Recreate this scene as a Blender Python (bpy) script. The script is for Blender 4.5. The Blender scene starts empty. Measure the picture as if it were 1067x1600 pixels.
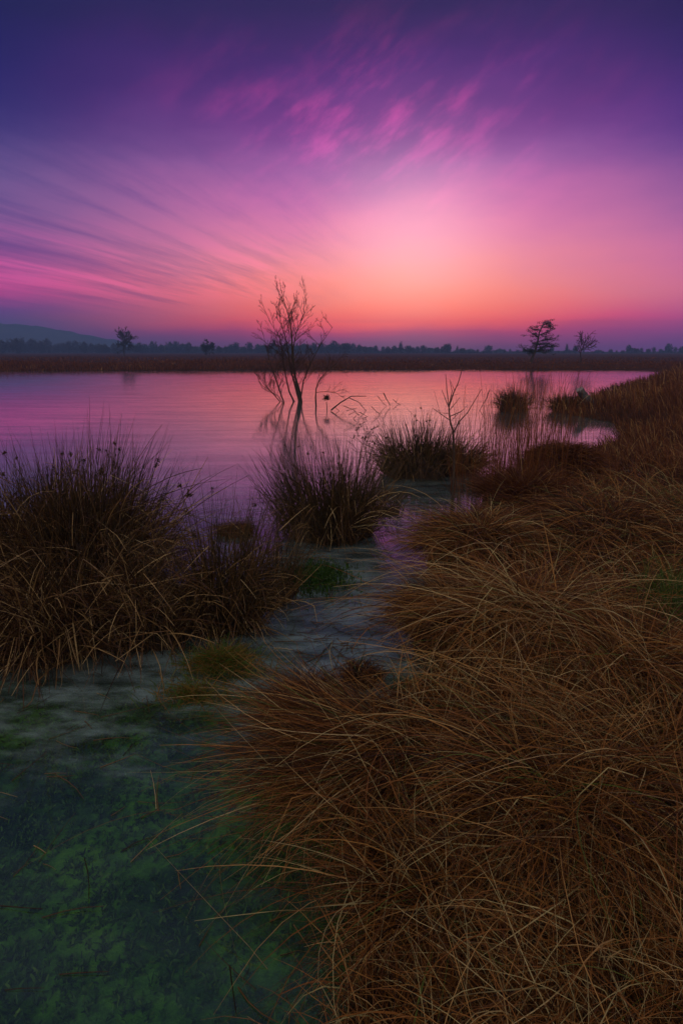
import bpy, math, random
import numpy as np
from mathutils import Vector, Matrix

R = math.radians
scene = bpy.context.scene
col = scene.collection
random.seed(7)
rng = np.random.default_rng(11)

# ------------------------------------------------------------------ camera
CAM_H, PITCH, FPX = 1.5, R(15.8), 889.0
cam_data = bpy.data.cameras.new('camera')
cam_data.sensor_fit = 'VERTICAL'
cam_data.sensor_height = 36.0
cam_data.lens = 36.0 * FPX / 1600.0
cam_data.clip_start, cam_data.clip_end = 0.05, 6000
cam = bpy.data.objects.new('camera', cam_data)
col.objects.link(cam)
cam.location = (0, 0, CAM_H)
cam.rotation_euler = (R(90) - PITCH, 0, 0)
scene.camera = cam


def ray(px, py):
    u = (px - 533.5) / FPX
    v = -(py - 800) / FPX
    return Vector((u, v * math.sin(PITCH) + math.cos(PITCH), v * math.cos(PITCH) - math.sin(PITCH)))


def at(px, py, z=0.0):
    d = ray(px, py)
    t = (z - CAM_H) / d.z
    return Vector((d.x * t, d.y * t, z))


def at_y(px, py, Y):
    d = ray(px, py)
    t = Y / d.y
    return Vector((d.x * t, Y, CAM_H + d.z * t))


# ------------------------------------------------------------------ colour helpers
def lin(c):
    return tuple(((x / 255) / 12.92 if x / 255 <= 0.04045 else ((x / 255 + 0.055) / 1.055) ** 2.4) for x in c)


class NT:
    def __init__(self, tree):
        self.t = tree
        tree.nodes.clear()

    def n(self, kind, **kw):
        nd = self.t.nodes.new(kind)
        for k, v in kw.items():
            setattr(nd, k, v)
        return nd

    def put(self, sock, v):
        if v is None:
            return
        if isinstance(v, bpy.types.NodeSocket):
            self.t.links.new(v, sock)
        else:
            sock.default_value = v

    def m(self, op, a, b=None, c=None, clamp=False):
        nd = self.n('ShaderNodeMath', operation=op, use_clamp=clamp)
        for i, v in enumerate((a, b, c)):
            self.put(nd.inputs[i], v)
        return nd.outputs[0]

    def mr(self, v, a, b, c=0.0, d=1.0, smooth=True):
        nd = self.n('ShaderNodeMapRange', interpolation_type='SMOOTHSTEP' if smooth else 'LINEAR', clamp=True)
        for i, x in enumerate((v, a, b, c, d)):
            self.put(nd.inputs[i], x)
        return nd.outputs[0]

    def mix(self, f, a, b, mode='MIX'):
        nd = self.n('ShaderNodeMix', data_type='RGBA', blend_type=mode)
        self.put(nd.inputs[0], f)
        for i, v in ((6, a), (7, b)):
            self.put(nd.inputs[i], v if isinstance(v, bpy.types.NodeSocket) else tuple(v) + (1,) * (4 - len(v)))
        return nd.outputs[2]

    def ramp(self, f, stops, interp='LINEAR'):
        nd = self.n('ShaderNodeValToRGB')
        r = nd.color_ramp
        r.interpolation = interp
        while len(r.elements) < len(stops):
            r.elements.new(0.5)
        for e, (p, c) in zip(r.elements, sorted(stops, key=lambda s: s[0])):
            e.position = p
            e.color = tuple(c) + (1,)
        self.put(nd.inputs[0], f)
        return nd.outputs[0]

    def noise(self, vec, scale, detail=4, rough=0.55, out=0):
        nd = self.n('ShaderNodeTexNoise')
        self.put(nd.inputs['Vector'], vec)
        nd.inputs['Scale'].default_value = scale
        nd.inputs['Detail'].default_value = detail
        nd.inputs['Roughness'].default_value = rough
        return nd.outputs[out]

    def xyz(self, x, y, z):
        nd = self.n('ShaderNodeCombineXYZ')
        for i, v in enumerate((x, y, z)):
            self.put(nd.inputs[i], v)
        return nd.outputs[0]

    def gauss(self, a, c, s):
        q = self.m('DIVIDE', self.m('SUBTRACT', a, c), s)
        return self.m('EXPONENT', self.m('MULTIPLY', self.m('MULTIPLY', q, q), -1.0))


# ------------------------------------------------------------------ sky (world)
HAZE_DENSITY, HAZE_TOP, HAZE_HALF = 0.00128, 48.0, 980.0
HAZE_J = (0.13, 0.13, 0.27)
SUN_AZ, SUN_EL = 6.0, 1.5


def haze_T(e):
    s = max(math.sin(R(max(e, 0.05))), 1e-4)
    return math.exp(-HAZE_DENSITY * min((HAZE_TOP - CAM_H) / s, HAZE_HALF))


def sky_stops(px, rows, zenith):
    stops = []
    rr = np.arange(-60, 620)
    cc = np.stack([np.interp(rr, [q[0] for q in rows], [q[1][k] for q in rows]) for k in range(3)], 1)
    k1, k2 = np.exp(-(np.arange(-60, 61) / 22.0) ** 2), np.exp(-(np.arange(-60, 61) / 7.0) ** 2)
    c1 = np.stack([np.convolve(np.pad(cc[:, k], 60, 'edge'), k1 / k1.sum(), 'valid') for k in range(3)], 1)
    c2 = np.stack([np.convolve(np.pad(cc[:, k], 60, 'edge'), k2 / k2.sum(), 'valid') for k in range(3)], 1)
    f = np.clip((rr - 420) / 60, 0, 1)[:, None]
    cc = c1 * (1 - f) + c2 * f
    for row in [0, 25, 55, 85, 115, 145, 175, 205, 235, 265, 295, 325, 355, 385, 410, 430, 446, 460, 472, 484, 494, 504, 512, 520, 528, 536, 544]:
        c = cc[row + 60]
        d = ray(px, row).normalized()
        e = math.degrees(math.asin(d.z))
        T = haze_T(e)
        c = lin(c)
        c = [max((v - j * (1 - T)) / T, 0.25 * v) for v, j in zip(c, HAZE_J)]
        stops.append((math.sqrt(max(e, 0) / 90), c))
    stops += [(math.sqrt(45 / 90), lin(zenith[0])), (1.0, lin(zenith[1]))]
    return stops


SKY_C = sky_stops(640, [(0, (56, 46, 96)), (100, (84, 52, 122)), (200, (126, 70, 146)), (260, (164, 102, 170)), (310, (206, 116, 178)),
                        (355, (232, 132, 178)), (400, (240, 144, 166)), (450, (248, 142, 142)), (480, (246, 126, 128)), (508, (228, 102, 126)),
                        (524, (150, 84, 138)), (545, (104, 76, 132))], ((38, 50, 74), (50, 66, 80)))
SKY_L = sky_stops(60, [(0, (34, 42, 88)), (100, (40, 42, 102)), (200, (62, 58, 122)), (300, (108, 90, 148)), (400, (142, 86, 152)),
                       (435, (184, 86, 152)), (458, (170, 82, 148)), (480, (104, 84, 144)), (505, (94, 82, 138)), (545, (86, 78, 130))],
                  ((38, 48, 76), (50, 66, 80)))
SKY_R = sky_stops(1040, [(0, (32, 34, 84)), (100, (44, 40, 104)), (200, (72, 50, 130)), (300, (132, 88, 154)), (350, (164, 98, 162)),
                         (400, (192, 108, 166)), (450, (200, 114, 156)), (490, (170, 92, 152)), (520, (138, 82, 148)), (545, (110, 78, 142))],
                  ((38, 48, 76), (50, 66, 80)))
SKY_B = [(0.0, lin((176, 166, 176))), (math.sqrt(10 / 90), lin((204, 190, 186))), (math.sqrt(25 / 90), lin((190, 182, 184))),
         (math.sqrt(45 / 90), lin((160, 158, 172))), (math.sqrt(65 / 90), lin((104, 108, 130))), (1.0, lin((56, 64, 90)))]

world = bpy.data.worlds.new('World')
scene.world = world
world.use_nodes = True
w = NT(world.node_tree)
tc = w.n('ShaderNodeTexCoord').outputs['Generated']
sx = w.n('ShaderNodeSeparateXYZ')
w.put(sx.inputs[0], tc)
X, Y, Z = sx.outputs
elev = w.m('MULTIPLY', w.m('ARCSINE', Z), 57.2958)
az = w.m('MULTIPLY', w.m('ARCTAN2', X, Y), 57.2958)
zz = w.m('ADD', w.m('MAXIMUM', Z, 0.0), 0.035)
pu = w.m('DIVIDE', X, zz)
pv = w.m('DIVIDE', Y, zz)
# uneven upper edge of the cloud bank along the horizon
wob = w.noise(w.xyz(w.m('MULTIPLY', az, 0.05), w.m('MULTIPLY', elev, 0.16), 3.7), 1.6, 5, 0.6)
e2 = w.m('ADD', elev, w.m('MULTIPLY', w.m('SUBTRACT', wob, 0.5), w.mr(elev, 0.0, 9.0, 1.2, 3.2)))
t = w.m('SQRT', w.m('DIVIDE', w.m('MAXIMUM', e2, 0.0), 90.0))
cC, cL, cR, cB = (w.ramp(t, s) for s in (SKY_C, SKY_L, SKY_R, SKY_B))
sky = w.mix(w.mr(az, -33.0, 3.0), cL, cC)
sky = w.mix(w.mr(az, 10.0, 36.0), sky, cR)
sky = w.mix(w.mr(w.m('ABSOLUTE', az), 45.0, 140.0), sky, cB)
# after-glow round the point where the sun went down
gd = ray(640, 402).normalized()
dv = w.n('ShaderNodeVectorMath', operation='DISTANCE')
w.put(dv.inputs[0], tc)
dv.inputs[1].default_value = gd
g1 = w.gauss(dv.outputs['Value'], 0.0, 0.12)
sky = w.mix(w.m('MULTIPLY', g1, 1.0), sky, (0.30, 0.26, 0.22), 'ADD')
# streaks of high cloud on the left, running towards the after-glow
ca, sa = math.cos(R(14)), math.sin(R(14))
along = w.m('ADD', w.m('MULTIPLY', pu, sa), w.m('MULTIPLY', pv, ca))
across = w.m('SUBTRACT', w.m('MULTIPLY', pu, ca), w.m('MULTIPLY', pv, sa))
warp = w.m('MULTIPLY', w.m('SUBTRACT', w.noise(w.xyz(w.m('MULTIPLY', pu, 0.5), w.m('MULTIPLY', pv, 0.25), 6.0), 1.0, 3, 0.5), 0.5), 0.4)
st = w.noise(w.xyz(w.m('MULTIPLY', w.m('ADD', across, warp), 1.7), w.m('MULTIPLY', along, 0.20), 1.3), 1.5, 8, 0.66)
st_mask = w.m('MULTIPLY', w.mr(az, 6.0, -15.0), w.m('MULTIPLY', w.mr(elev, 2.5, 5.0), w.mr(elev, 20.0, 11.0)))
st_mask = w.m('MULTIPLY', st_mask, w.mr(w.m('ABSOLUTE', az), 110.0, 60.0))
sky = w.mix(w.m('MULTIPLY', w.mr(st, 0.45, 0.68), w.m('MULTIPLY', st_mask, 0.85)), sky, (0.55, 0.62, 0.84), 'MULTIPLY')
pink_m = w.m('MULTIPLY', w.mr(st, 0.52, 0.36), w.m('MULTIPLY', w.m('MULTIPLY', w.mr(az, 4.0, -8.0), w.mr(w.m('ABSOLUTE', az), 100.0, 50.0)),
             w.m('MULTIPLY', w.mr(elev, 4.0, 6.0), w.mr(elev, 11.5, 7.0))))
sky = w.mix(w.m('MULTIPLY', pink_m, 0.70), sky, (0.34, 0.03, 0.09), 'ADD')
# pink flecks high in the middle
fa, fb = math.cos(R(32)), math.sin(R(32))
f_al = w.m('ADD', w.m('MULTIPLY', az, fa), w.m('MULTIPLY', elev, fb))
f_ac = w.m('SUBTRACT', w.m('MULTIPLY', elev, fa), w.m('MULTIPLY', az, fb))
fl = w.noise(w.xyz(w.m('MULTIPLY', f_al, 0.13), w.m('MULTIPLY', f_ac, 0.36), 4.4), 1.15, 6, 0.62)
fl_big = w.noise(w.xyz(w.m('MULTIPLY', az, 0.1), w.m('MULTIPLY', elev, 0.16), 9.1), 1.2, 3, 0.5)
fm = w.m('MULTIPLY', w.gauss(az, 3.0, 12.5), w.gauss(elev, 18.0, 4.8))
fm = w.m('MULTIPLY', fm, w.mr(fl, 0.42, 0.72))
fm = w.m('MULTIPLY', fm, w.mr(fl_big, 0.30, 0.52))
sky = w.mix(w.m('MULTIPLY', fm, 0.95), sky, (0.42, 0.030, 0.13), 'ADD')
veil = w.m('MULTIPLY', w.m('MULTIPLY', w.gauss(az, 3.0, 15.0), w.gauss(elev, 16.0, 5.5)), w.mr(fl_big, 0.35, 0.7))
sky = w.mix(w.m('MULTIPLY', veil, 0.40), sky, (0.10, 0.005, 0.055), 'ADD')
bg = w.n('ShaderNodeBackground')
w.put(bg.inputs[0], sky)
bg.inputs[1].default_value = 1.0
ns = w.n('ShaderNodeTexSky', sky_type='NISHITA', sun_disc=False)
ns.sun_elevation, ns.sun_rotation = R(SUN_EL), R(SUN_AZ)
ns.air_density, ns.dust_density = 1.0, 2.0
bg2 = w.n('ShaderNodeBackground')
w.put(bg2.inputs[0], ns.outputs[0])
bg2.inputs[1].default_value = 0.004
add = w.n('ShaderNodeAddShader')
w.t.links.new(bg.outputs[0], add.inputs[0])
w.t.links.new(bg2.outputs[0], add.inputs[1])
wo = w.n('ShaderNodeOutputWorld')
w.t.links.new(add.outputs[0], wo.inputs[0])
world.cycles.sampling_method = 'MANUAL'
world.cycles.sample_map_resolution = 1024

# wide soft fill lamp added behind the camera to brighten the bank; no real source
fill_lamp_data = bpy.data.lights.new('fill_lamp', 'SUN')
fill_lamp_data.energy = 0.85
fill_lamp_data.angle = R(80)
fill_lamp_data.color = (1.0, 0.84, 0.66)
fill_lamp = bpy.data.objects.new('fill_lamp', fill_lamp_data)
col.objects.link(fill_lamp)
LAZ, LEL = 196.0, 52.0
fill_lamp.rotation_euler = Vector((math.sin(R(LAZ)) * math.cos(R(LEL)), math.cos(R(LAZ)) * math.cos(R(LEL)), math.sin(R(LEL)))).to_track_quat('Z', 'Y').to_euler()

scene.view_settings.view_transform = 'Standard'
scene.view_settings.look = 'None'
scene.view_settings.exposure = 0.0
scene.view_settings.gamma = 1.0
scene.view_settings.use_curve_mapping = False
scene.render.engine = 'CYCLES'
cy = scene.cycles
cy.use_denoising = True
cy.max_bounces, cy.diffuse_bounces, cy.glossy_bounces, cy.transmission_bounces = 6, 2, 2, 4
cy.transparent_max_bounces, cy.volume_bounces = 12, 0
cy.caustics_reflective = cy.caustics_refractive = False
cy.sample_clamp_indirect = 4.0


# ------------------------------------------------------------------ object helpers
def tag(o, label=None, cat=None, group=None, kind=None):
    for k, v in (('label', label), ('category', cat), ('group', group), ('kind', kind)):
        if v:
            o[k] = v
    return o


def empty(name, loc):
    o = bpy.data.objects.new(name, None)
    col.objects.link(o)
    o.location = loc
    return o


def link_mesh(name, me, mat, parent=None, kind=None):
    if mat is not None:
        me.materials.clear()
        me.materials.append(mat)
    o = bpy.data.objects.new(name, me)
    col.objects.link(o)
    if parent is not None:
        o.parent = parent
    if kind:
        o['kind'] = kind
    return o


def mesh_np(name, V, F, tone=None, smooth=True):
    """V (n,3), F (m,3 or 4) -> mesh, with an optional float per vertex in the attribute 'tone'."""
    me = bpy.data.meshes.new(name)
    V = np.ascontiguousarray(V, np.float32)
    F = np.ascontiguousarray(F, np.int32)
    k = F.shape[1]
    me.vertices.add(len(V))
    me.vertices.foreach_set('co', V.ravel())
    me.loops.add(F.size)
    me.loops.foreach_set('vertex_index', F.ravel())
    me.polygons.add(len(F))
    me.polygons.foreach_set('loop_start', np.arange(0, F.size, k, dtype=np.int32))
    me.polygons.foreach_set('use_smooth', np.full(len(F), smooth, dtype=bool))
    if tone is not None:
        a = me.attributes.new('tone', 'FLOAT', 'POINT')
        a.data.foreach_set('value', np.ascontiguousarray(tone, np.float32))
    me.update(calc_edges=True)
    return me


def ribbons(P, Wd, tone, twist=None):
    """P (N,S,3) centre lines, Wd (N,S) widths -> V, F, tone."""
    N, S, _ = P.shape
    D = np.gradient(P, axis=1)
    D /= np.linalg.norm(D, axis=2, keepdims=True) + 1e-9
    ref = rng.normal(size=(N, 1, 3)) if twist is None else twist
    side = np.cross(D, np.broadcast_to(ref, D.shape))
    side /= np.linalg.norm(side, axis=2, keepdims=True) + 1e-9
    h = side * Wd[:, :, None] * 0.5
    V = np.stack([P - h, P + h], axis=2).reshape(-1, 3)
    base = (np.arange(N)[:, None] * S + np.arange(S - 1)[None, :]) * 2
    F = np.stack([base, base + 1, base + 3, base + 2], axis=-1).reshape(-1, 4)
    return V, F, np.repeat(tone, S * 2)


def prisms(P, Rd, tone, k=3):
    """round stems of k sides along P (N,S,3) with radii Rd (N,S)."""
    N, S, _ = P.shape
    D = np.gradient(P, axis=1)
    D /= np.linalg.norm(D, axis=2, keepdims=True) + 1e-9
    ref = np.array([0.31, 0.77, 0.19])
    a = np.cross(D, ref)
    a /= np.linalg.norm(a, axis=2, keepdims=True) + 1e-9
    b = np.cross(D, a)
    ang = np.arange(k) * 2 * math.pi / k
    ring = a[:, :, None, :] * np.cos(ang)[None, None, :, None] + b[:, :, None, :] * np.sin(ang)[None, None, :, None]
    V = (P[:, :, None, :] + ring * Rd[:, :, None, None]).reshape(-1, 3)
    base = (np.arange(N)[:, None] * S + np.arange(S - 1)[None, :]) * k
    F = np.concatenate([np.stack([base + i, base + (i + 1) % k, base + k + (i + 1) % k, base + k + i], axis=-1).reshape(-1, 4) for i in range(k)])
    return V, F, np.repeat(tone, S * k)


def two_tone(n_, dark=0.16, pale=0.84, share=0.25, sd=0.12):
    """most blades dark and rotten, a share of them pale and dry."""
    return np.clip(np.where(rng.random(n_) < share, rng.normal(pale, sd, n_), rng.normal(dark, sd * 1.3, n_)), 0.0, 0.97)


def strands(roots, azm, th0, th1, L, S, p=1.3, curl=0.0, floor=None, kink=None):
    """bending blades: angle from the vertical runs from th0 to th1; kink (N,) adds a sudden fold part way."""
    N = len(roots)
    P = np.zeros((N, S, 3))
    P[:, 0] = roots
    lift = rng.uniform(0.004, 0.05, N)
    kpos = rng.uniform(0.3, 0.7, N)
    for i in range(1, S):
        s = (i - 0.5) / (S - 1)
        th = th0 + (th1 - th0) * s ** p
        if kink is not None:
            th = th + np.where(s > kpos, kink, 0.0)
        ph = azm + curl * s
        st_ = L / (S - 1)
        P[:, i, 0] = P[:, i - 1, 0] + st_ * np.sin(th) * np.cos(ph)
        P[:, i, 1] = P[:, i - 1, 1] + st_ * np.sin(th) * np.sin(ph)
        P[:, i, 2] = P[:, i - 1, 2] + st_ * np.cos(th)
        if floor is not None:
            P[:, i, 2] = np.maximum(P[:, i, 2], np.maximum(floor(P[:, i, 0], P[:, i, 1]), 0.004) + lift)
    return P


def taper(N, S, w0, tip=0.15, p=1.6):
    s = np.linspace(0, 1, S)
    return w0[:, None] * (1 - (1 - tip) * s[None, :] ** p)


def join(parts):
    Vs, Fs, Ts, o = [], [], [], 0
    for V, F, T in parts:
        Vs.append(V)
        Fs.append(F + o)
        Ts.append(T)
        o += len(V)
    return np.concatenate(Vs), np.concatenate(Fs), np.concatenate(Ts)


# ------------------------------------------------------------------ materials
def mat_new(name):
    m = bpy.data.materials.new(name)
    m.use_nodes = True
    return m, NT(m.node_tree)


def out(n, shader, vol=None):
    o = n.n('ShaderNodeOutputMaterial')
    if shader is not None:
        n.t.links.new(shader, o.inputs['Surface'])
    if vol is not None:
        n.t.links.new(vol, o.inputs['Volume'])


def blade_mat(name, stops, trans=0.25, rough=0.6, spec=0.25):
    m, n = mat_new(name)
    a = n.n('ShaderNodeAttribute', attribute_name='tone').outputs['Fac']
    geo = n.n('ShaderNodeNewGeometry').outputs['Position']
    mott = n.noise(geo, 35.0, 3, 0.6)
    c = n.ramp(a, stops)
    c = n.mix(n.mr(mott, 0.35, 0.75, 0.0, 0.45), c, (0.55, 0.48, 0.40), 'MULTIPLY')
    bs = n.n('ShaderNodeBsdfPrincipled')
    n.put(bs.inputs['Base Color'], c)
    bs.inputs['Roughness'].default_value = rough
    bs.inputs['Specular IOR Level'].default_value = spec
    tr = n.n('ShaderNodeBsdfTranslucent')
    n.put(tr.inputs[0], c)
    mx = n.n('ShaderNodeMixShader')
    mx.inputs[0].default_value = trans
    n.t.links.new(bs.outputs[0], mx.inputs[1])
    n.t.links.new(tr.outputs[0], mx.inputs[2])
    out(n, mx.outputs[0])
    return m


M = {}
M['grass'] = blade_mat('dry_grass', [(0, (0.026, 0.010, 0.004)), (0.35, (0.105, 0.037, 0.009)), (0.62, (0.26, 0.095, 0.020)), (0.82, (0.37, 0.18, 0.045)),
                                     (0.94, (0.56, 0.42, 0.20)), (1, (0.10, 0.14, 0.025))], 0.15)
M['red_grass'] = blade_mat('russet_grass', [(0, (0.060, 0.018, 0.006)), (0.5, (0.150, 0.046, 0.011)), (0.85, (0.27, 0.105, 0.026)), (1, (0.42, 0.25, 0.09))])
M['rush'] = blade_mat('rush_stem', [(0, (0.022, 0.018, 0.008)), (0.35, (0.060, 0.040, 0.016)), (0.7, (0.17, 0.090, 0.030)), (1, (0.33, 0.19, 0.065))], 0.1, 0.5)
M['rush_dead'] = blade_mat('dead_rush', [(0, (0.035, 0.016, 0.008)), (0.35, (0.12, 0.055, 0.020)), (0.7, (0.28, 0.165, 0.062)), (0.9, (0.50, 0.35, 0.16)), (1, (0.62, 0.49, 0.27))], 0.15, 0.55)
M['green'] = blade_mat('green_grass', [(0, (0.040, 0.075, 0.012)), (0.5, (0.085, 0.15, 0.020)), (0.8, (0.22, 0.11, 0.020)), (1, (0.30, 0.15, 0.035))], 0.3)
M['moss'] = blade_mat('moss_leaf', [(0, (0.020, 0.048, 0.008)), (0.6, (0.055, 0.130, 0.012)), (1, (0.13, 0.21, 0.024))], 0.2, 0.5)


def solid_mat(name, c1, c2, scale=8.0, rough=0.85, bump=0.3):
    m, n = mat_new(name)
    g = n.n('ShaderNodeTexCoord').outputs['Object']
    v = n.noise(g, scale, 6, 0.65)
    bs = n.n('ShaderNodeBsdfPrincipled')
    n.put(bs.inputs['Base Color'], n.mix(n.mr(v, 0.3, 0.7), c1, c2))
    bs.inputs['Roughness'].default_value = rough
    bs.inputs['Specular IOR Level'].default_value = 0.2
    bp = n.n('ShaderNodeBump')
    bp.inputs['Strength'].default_value = bump
    bp.inputs['Distance'].default_value = 0.02
    n.put(bp.inputs['Height'], n.noise(g, scale * 4, 4, 0.6))
    n.t.links.new(bp.outputs[0], bs.inputs['Normal'])
    out(n, bs.outputs[0])
    return m


M['bark'] = solid_mat('bark', (0.030, 0.020, 0.014), (0.075, 0.050, 0.034), 14.0)
M['twig'] = solid_mat('twig', (0.040, 0.020, 0.014), (0.085, 0.045, 0.030), 20.0)
M['far_tree'] = solid_mat('far_tree', (0.030, 0.028, 0.022), (0.060, 0.052, 0.040), 0.6)
M['needle'] = solid_mat('pine_needles', (0.016, 0.028, 0.012), (0.040, 0.055, 0.024), 3.0)
M['peat'] = solid_mat('peat', (0.018, 0.012, 0.007), (0.060, 0.034, 0.016), 18.0)
M['seed'] = solid_mat('seed_head', (0.030, 0.017, 0.010), (0.090, 0.050, 0.026), 120.0)
M['log'] = solid_mat('weathered_wood', (0.045, 0.040, 0.042), (0.13, 0.115, 0.11), 12.0)
M['log_end'] = solid_mat('sawn_wood', (0.16, 0.15, 0.15), (0.34, 0.31, 0.30), 24.0)
M['hill'] = solid_mat('wooded_hill', (0.020, 0.030, 0.034), (0.045, 0.055, 0.050), 0.02, 0.95, 0.0)

# ------------------------------------------------------------------ ground: one sheet, pond bed included
POND = np.array([(-0.22, -0.9), (-0.06, 0.5), (0.03, 0.95), (0.10, 1.3), (0.11, 1.5), (0.05, 1.75), (0.06, 2.1), (0.30, 2.25), (0.48, 2.5), (0.36, 2.9),
                 (0.76, 3.4), (0.86, 4.25), (1.10, 4.95), (1.40, 5.45), (1.85, 6.15), (2.1, 6.75), (2.45, 7.4), (2.75, 8.05), (3.08, 7.75), (3.12, 7.1),
                 (3.32, 7.2), (3.5, 8.2), (4.1, 9.1), (5.0, 10.1), (5.9, 12.4), (5.45, 14.3), (5.7, 15.7), (7.0, 17.5), (8.8, 20), (13, 27),
                 (18.5, 34.5), (25.7, 48.2), (10, 49.2), (-10, 47.5), (-26, 45.4), (-62, 46), (-72, 20), (-40, -5), (-8, -6), (-1.2, -2.4)])


def pond_sd(x, y):
    """signed distance to the pond's edge, positive on land."""
    x = np.asarray(x, float)
    y = np.asarray(y, float)
    d2 = np.full(x.shape, 1e18)
    inside = np.zeros(x.shape, bool)
    n = len(POND)
    for i in range(n):
        ax, ay = POND[i]
        bx, by = POND[(i + 1) % n]
        ex, ey = bx - ax, by - ay
        tt = np.clip(((x - ax) * ex + (y - ay) * ey) / (ex * ex + ey * ey), 0, 1)
        d2 = np.minimum(d2, (x - ax - tt * ex) ** 2 + (y - ay - tt * ey) ** 2)
        c = (ay > y) != (by > y)
        with np.errstate(divide='ignore', invalid='ignore'):
            xi = ax + (y - ay) * ex / (ey if ey != 0 else 1e-9)
        inside ^= c & (x < xi)
    return np.where(inside, -1, 1) * np.sqrt(d2)


_waves = [(rng.uniform(0.4, 7.5), rng.uniform(0, 6.28), rng.uniform(0, 6.28)) for _ in range(26)]


def wav(x, y):
    s = 0
    for k, a, ph in _waves:
        s = s + np.sin(k * (x * math.cos(a) + y * math.sin(a)) + ph) / (0.6 + k)
    return s / 4.0


# hummocks: px, py of the foot's centre, radius, height
HUMMOCKS = [(705, 845, 0.50, 0.30), (640, 975, 0.36, 0.22), (800, 985, 0.55, 0.30), (540, 1150, 0.26, 0.14), (700, 1130, 0.42, 0.20), (960, 950, 0.6, 0.25),
            (830, 1300, 0.34, 0.18), (1010, 1200, 0.4, 0.24), (640, 1400, 0.22, 0.12), (880, 745, 0.45, 0.32), (810, 775, 0.45, 0.22), (960, 840, 0.7, 0.26)]
HUM = [(at(a, b).x, at(a, b).y, r_, h_) for a, b, r_, h_ in HUMMOCKS]


def height(x, y):
    sd = pond_sd(x, y)
    land = 0.02 + 0.09 * (1 - np.exp(-np.maximum(sd, 0) / 1.0)) + 0.55 * np.clip((sd - 1.2) / 7, 0, 1) * np.clip((y - 5) / 8, 0.1, 1)
    bed = -0.035 - 0.16 * (1 - np.exp(np.minimum(sd, 0) / 0.35)) - 0.5 * np.clip((-sd - 2) / 6, 0, 1)
    h = np.where(sd > 0, land, bed) + wav(x, y) * np.where(sd > 0, 0.10, 0.035) * np.clip(np.abs(sd) / 0.4, 0.0, 1)
    for hx, hy, r_, hh in HUM:
        h = h + hh * 0.35 * np.clip(sd / 0.25, 0, 1) * np.exp(-((x - hx) ** 2 + (y - hy) ** 2) / (r_ * r_))
    far = np.clip((np.hypot(x, y) - 46) / 20, 0, 1) * (y > 40)
    return h * (1 - far) + far * np.where(sd > 0, 0.25 + 0.12 * wav(x * 0.2, y * 0.2), h)


def axis(lo, hi, step, ext, grow=1.13):
    a = list(np.arange(lo, hi, step))
    s = step
    while a[-1] < ext:
        s *= grow
        a.append(a[-1] + s)
    b = []
    s, v = step, lo
    while v > -ext:
        s *= grow
        v -= s
        b.append(v)
    g = np.array(b[::-1] + a)
    return np.clip(g, -ext, ext)


GX = np.unique(axis(-4.5, 7.0, 0.05, 960))
GY = np.unique(axis(0.0, 9.5, 0.05, 960))
XX, YY = np.meshgrid(GX, GY, indexing='ij')
HH = height(XX, YY)


def gz(x, y):
    i = np.clip(np.searchsorted(GX, x) - 1, 0, len(GX) - 2)
    j = np.clip(np.searchsorted(GY, y) - 1, 0, len(GY) - 2)
    fx = np.clip((x - GX[i]) / (GX[i + 1] - GX[i]), 0, 1)
    fy = np.clip((y - GY[j]) / (GY[j + 1] - GY[j]), 0, 1)
    return (HH[i, j] * (1 - fx) * (1 - fy) + HH[i + 1, j] * fx * (1 - fy) + HH[i, j + 1] * (1 - fx) * fy + HH[i + 1, j + 1] * fx * fy)


nx, ny = len(GX), len(GY)
idx = np.arange(nx * ny).reshape(nx, ny)
gF = np.stack([idx[:-1, :-1], idx[1:, :-1], idx[1:, 1:], idx[:-1, 1:]], -1).reshape(-1, 4)

m, n = mat_new('ground')
pos = n.n('ShaderNodeNewGeometry').outputs['Position']
sp = n.n('ShaderNodeSeparateXYZ')
n.put(sp.inputs[0], pos)
big = n.noise(pos, 2.2, 5, 0.6)
fine = n.noise(pos, 26.0, 6, 0.7)
moss = n.ramp(n.m('ADD', n.m('MULTIPLY', big, 0.65), n.m('MULTIPLY', fine, 0.35)),
              [(0.38, (0.020, 0.040, 0.026)), (0.46, (0.034, 0.085, 0.020)), (0.54, (0.080, 0.200, 0.020)), (0.62, (0.135, 0.280, 0.022)), (0.70, (0.040, 0.070, 0.016)), (0.8, (0.050, 0.045, 0.022))])
thatch = n.mix(n.mr(fine, 0.35, 0.7), (0.020, 0.010, 0.005), (0.08, 0.032, 0.010))
moss = n.mix(n.m('MULTIPLY', n.mr(sp.outputs[1], 3.4, 2.3), 1.0), (0.022, 0.022, 0.016), moss)
base = n.mix(n.mr(sp.outputs[2], -0.03, 0.02), moss, thatch)
bs = n.n('ShaderNodeBsdfPrincipled')
n.put(bs.inputs['Base Color'], base)
bs.inputs['Roughness'].default_value = 0.95
bs.inputs['Specular IOR Level'].default_value = 0.1
bp = n.n('ShaderNodeBump')
bp.inputs['Strength'].default_value = 0.8
bp.inputs['Distance'].default_value = 0.03
n.put(bp.inputs['Height'], fine)
n.t.links.new(bp.outputs[0], bs.inputs['Normal'])
out(n, bs.outputs[0])
ground = link_mesh('ground', mesh_np('ground', np.stack([XX, YY, HH], -1).reshape(-1, 3), gF), m, kind='structure')

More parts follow.
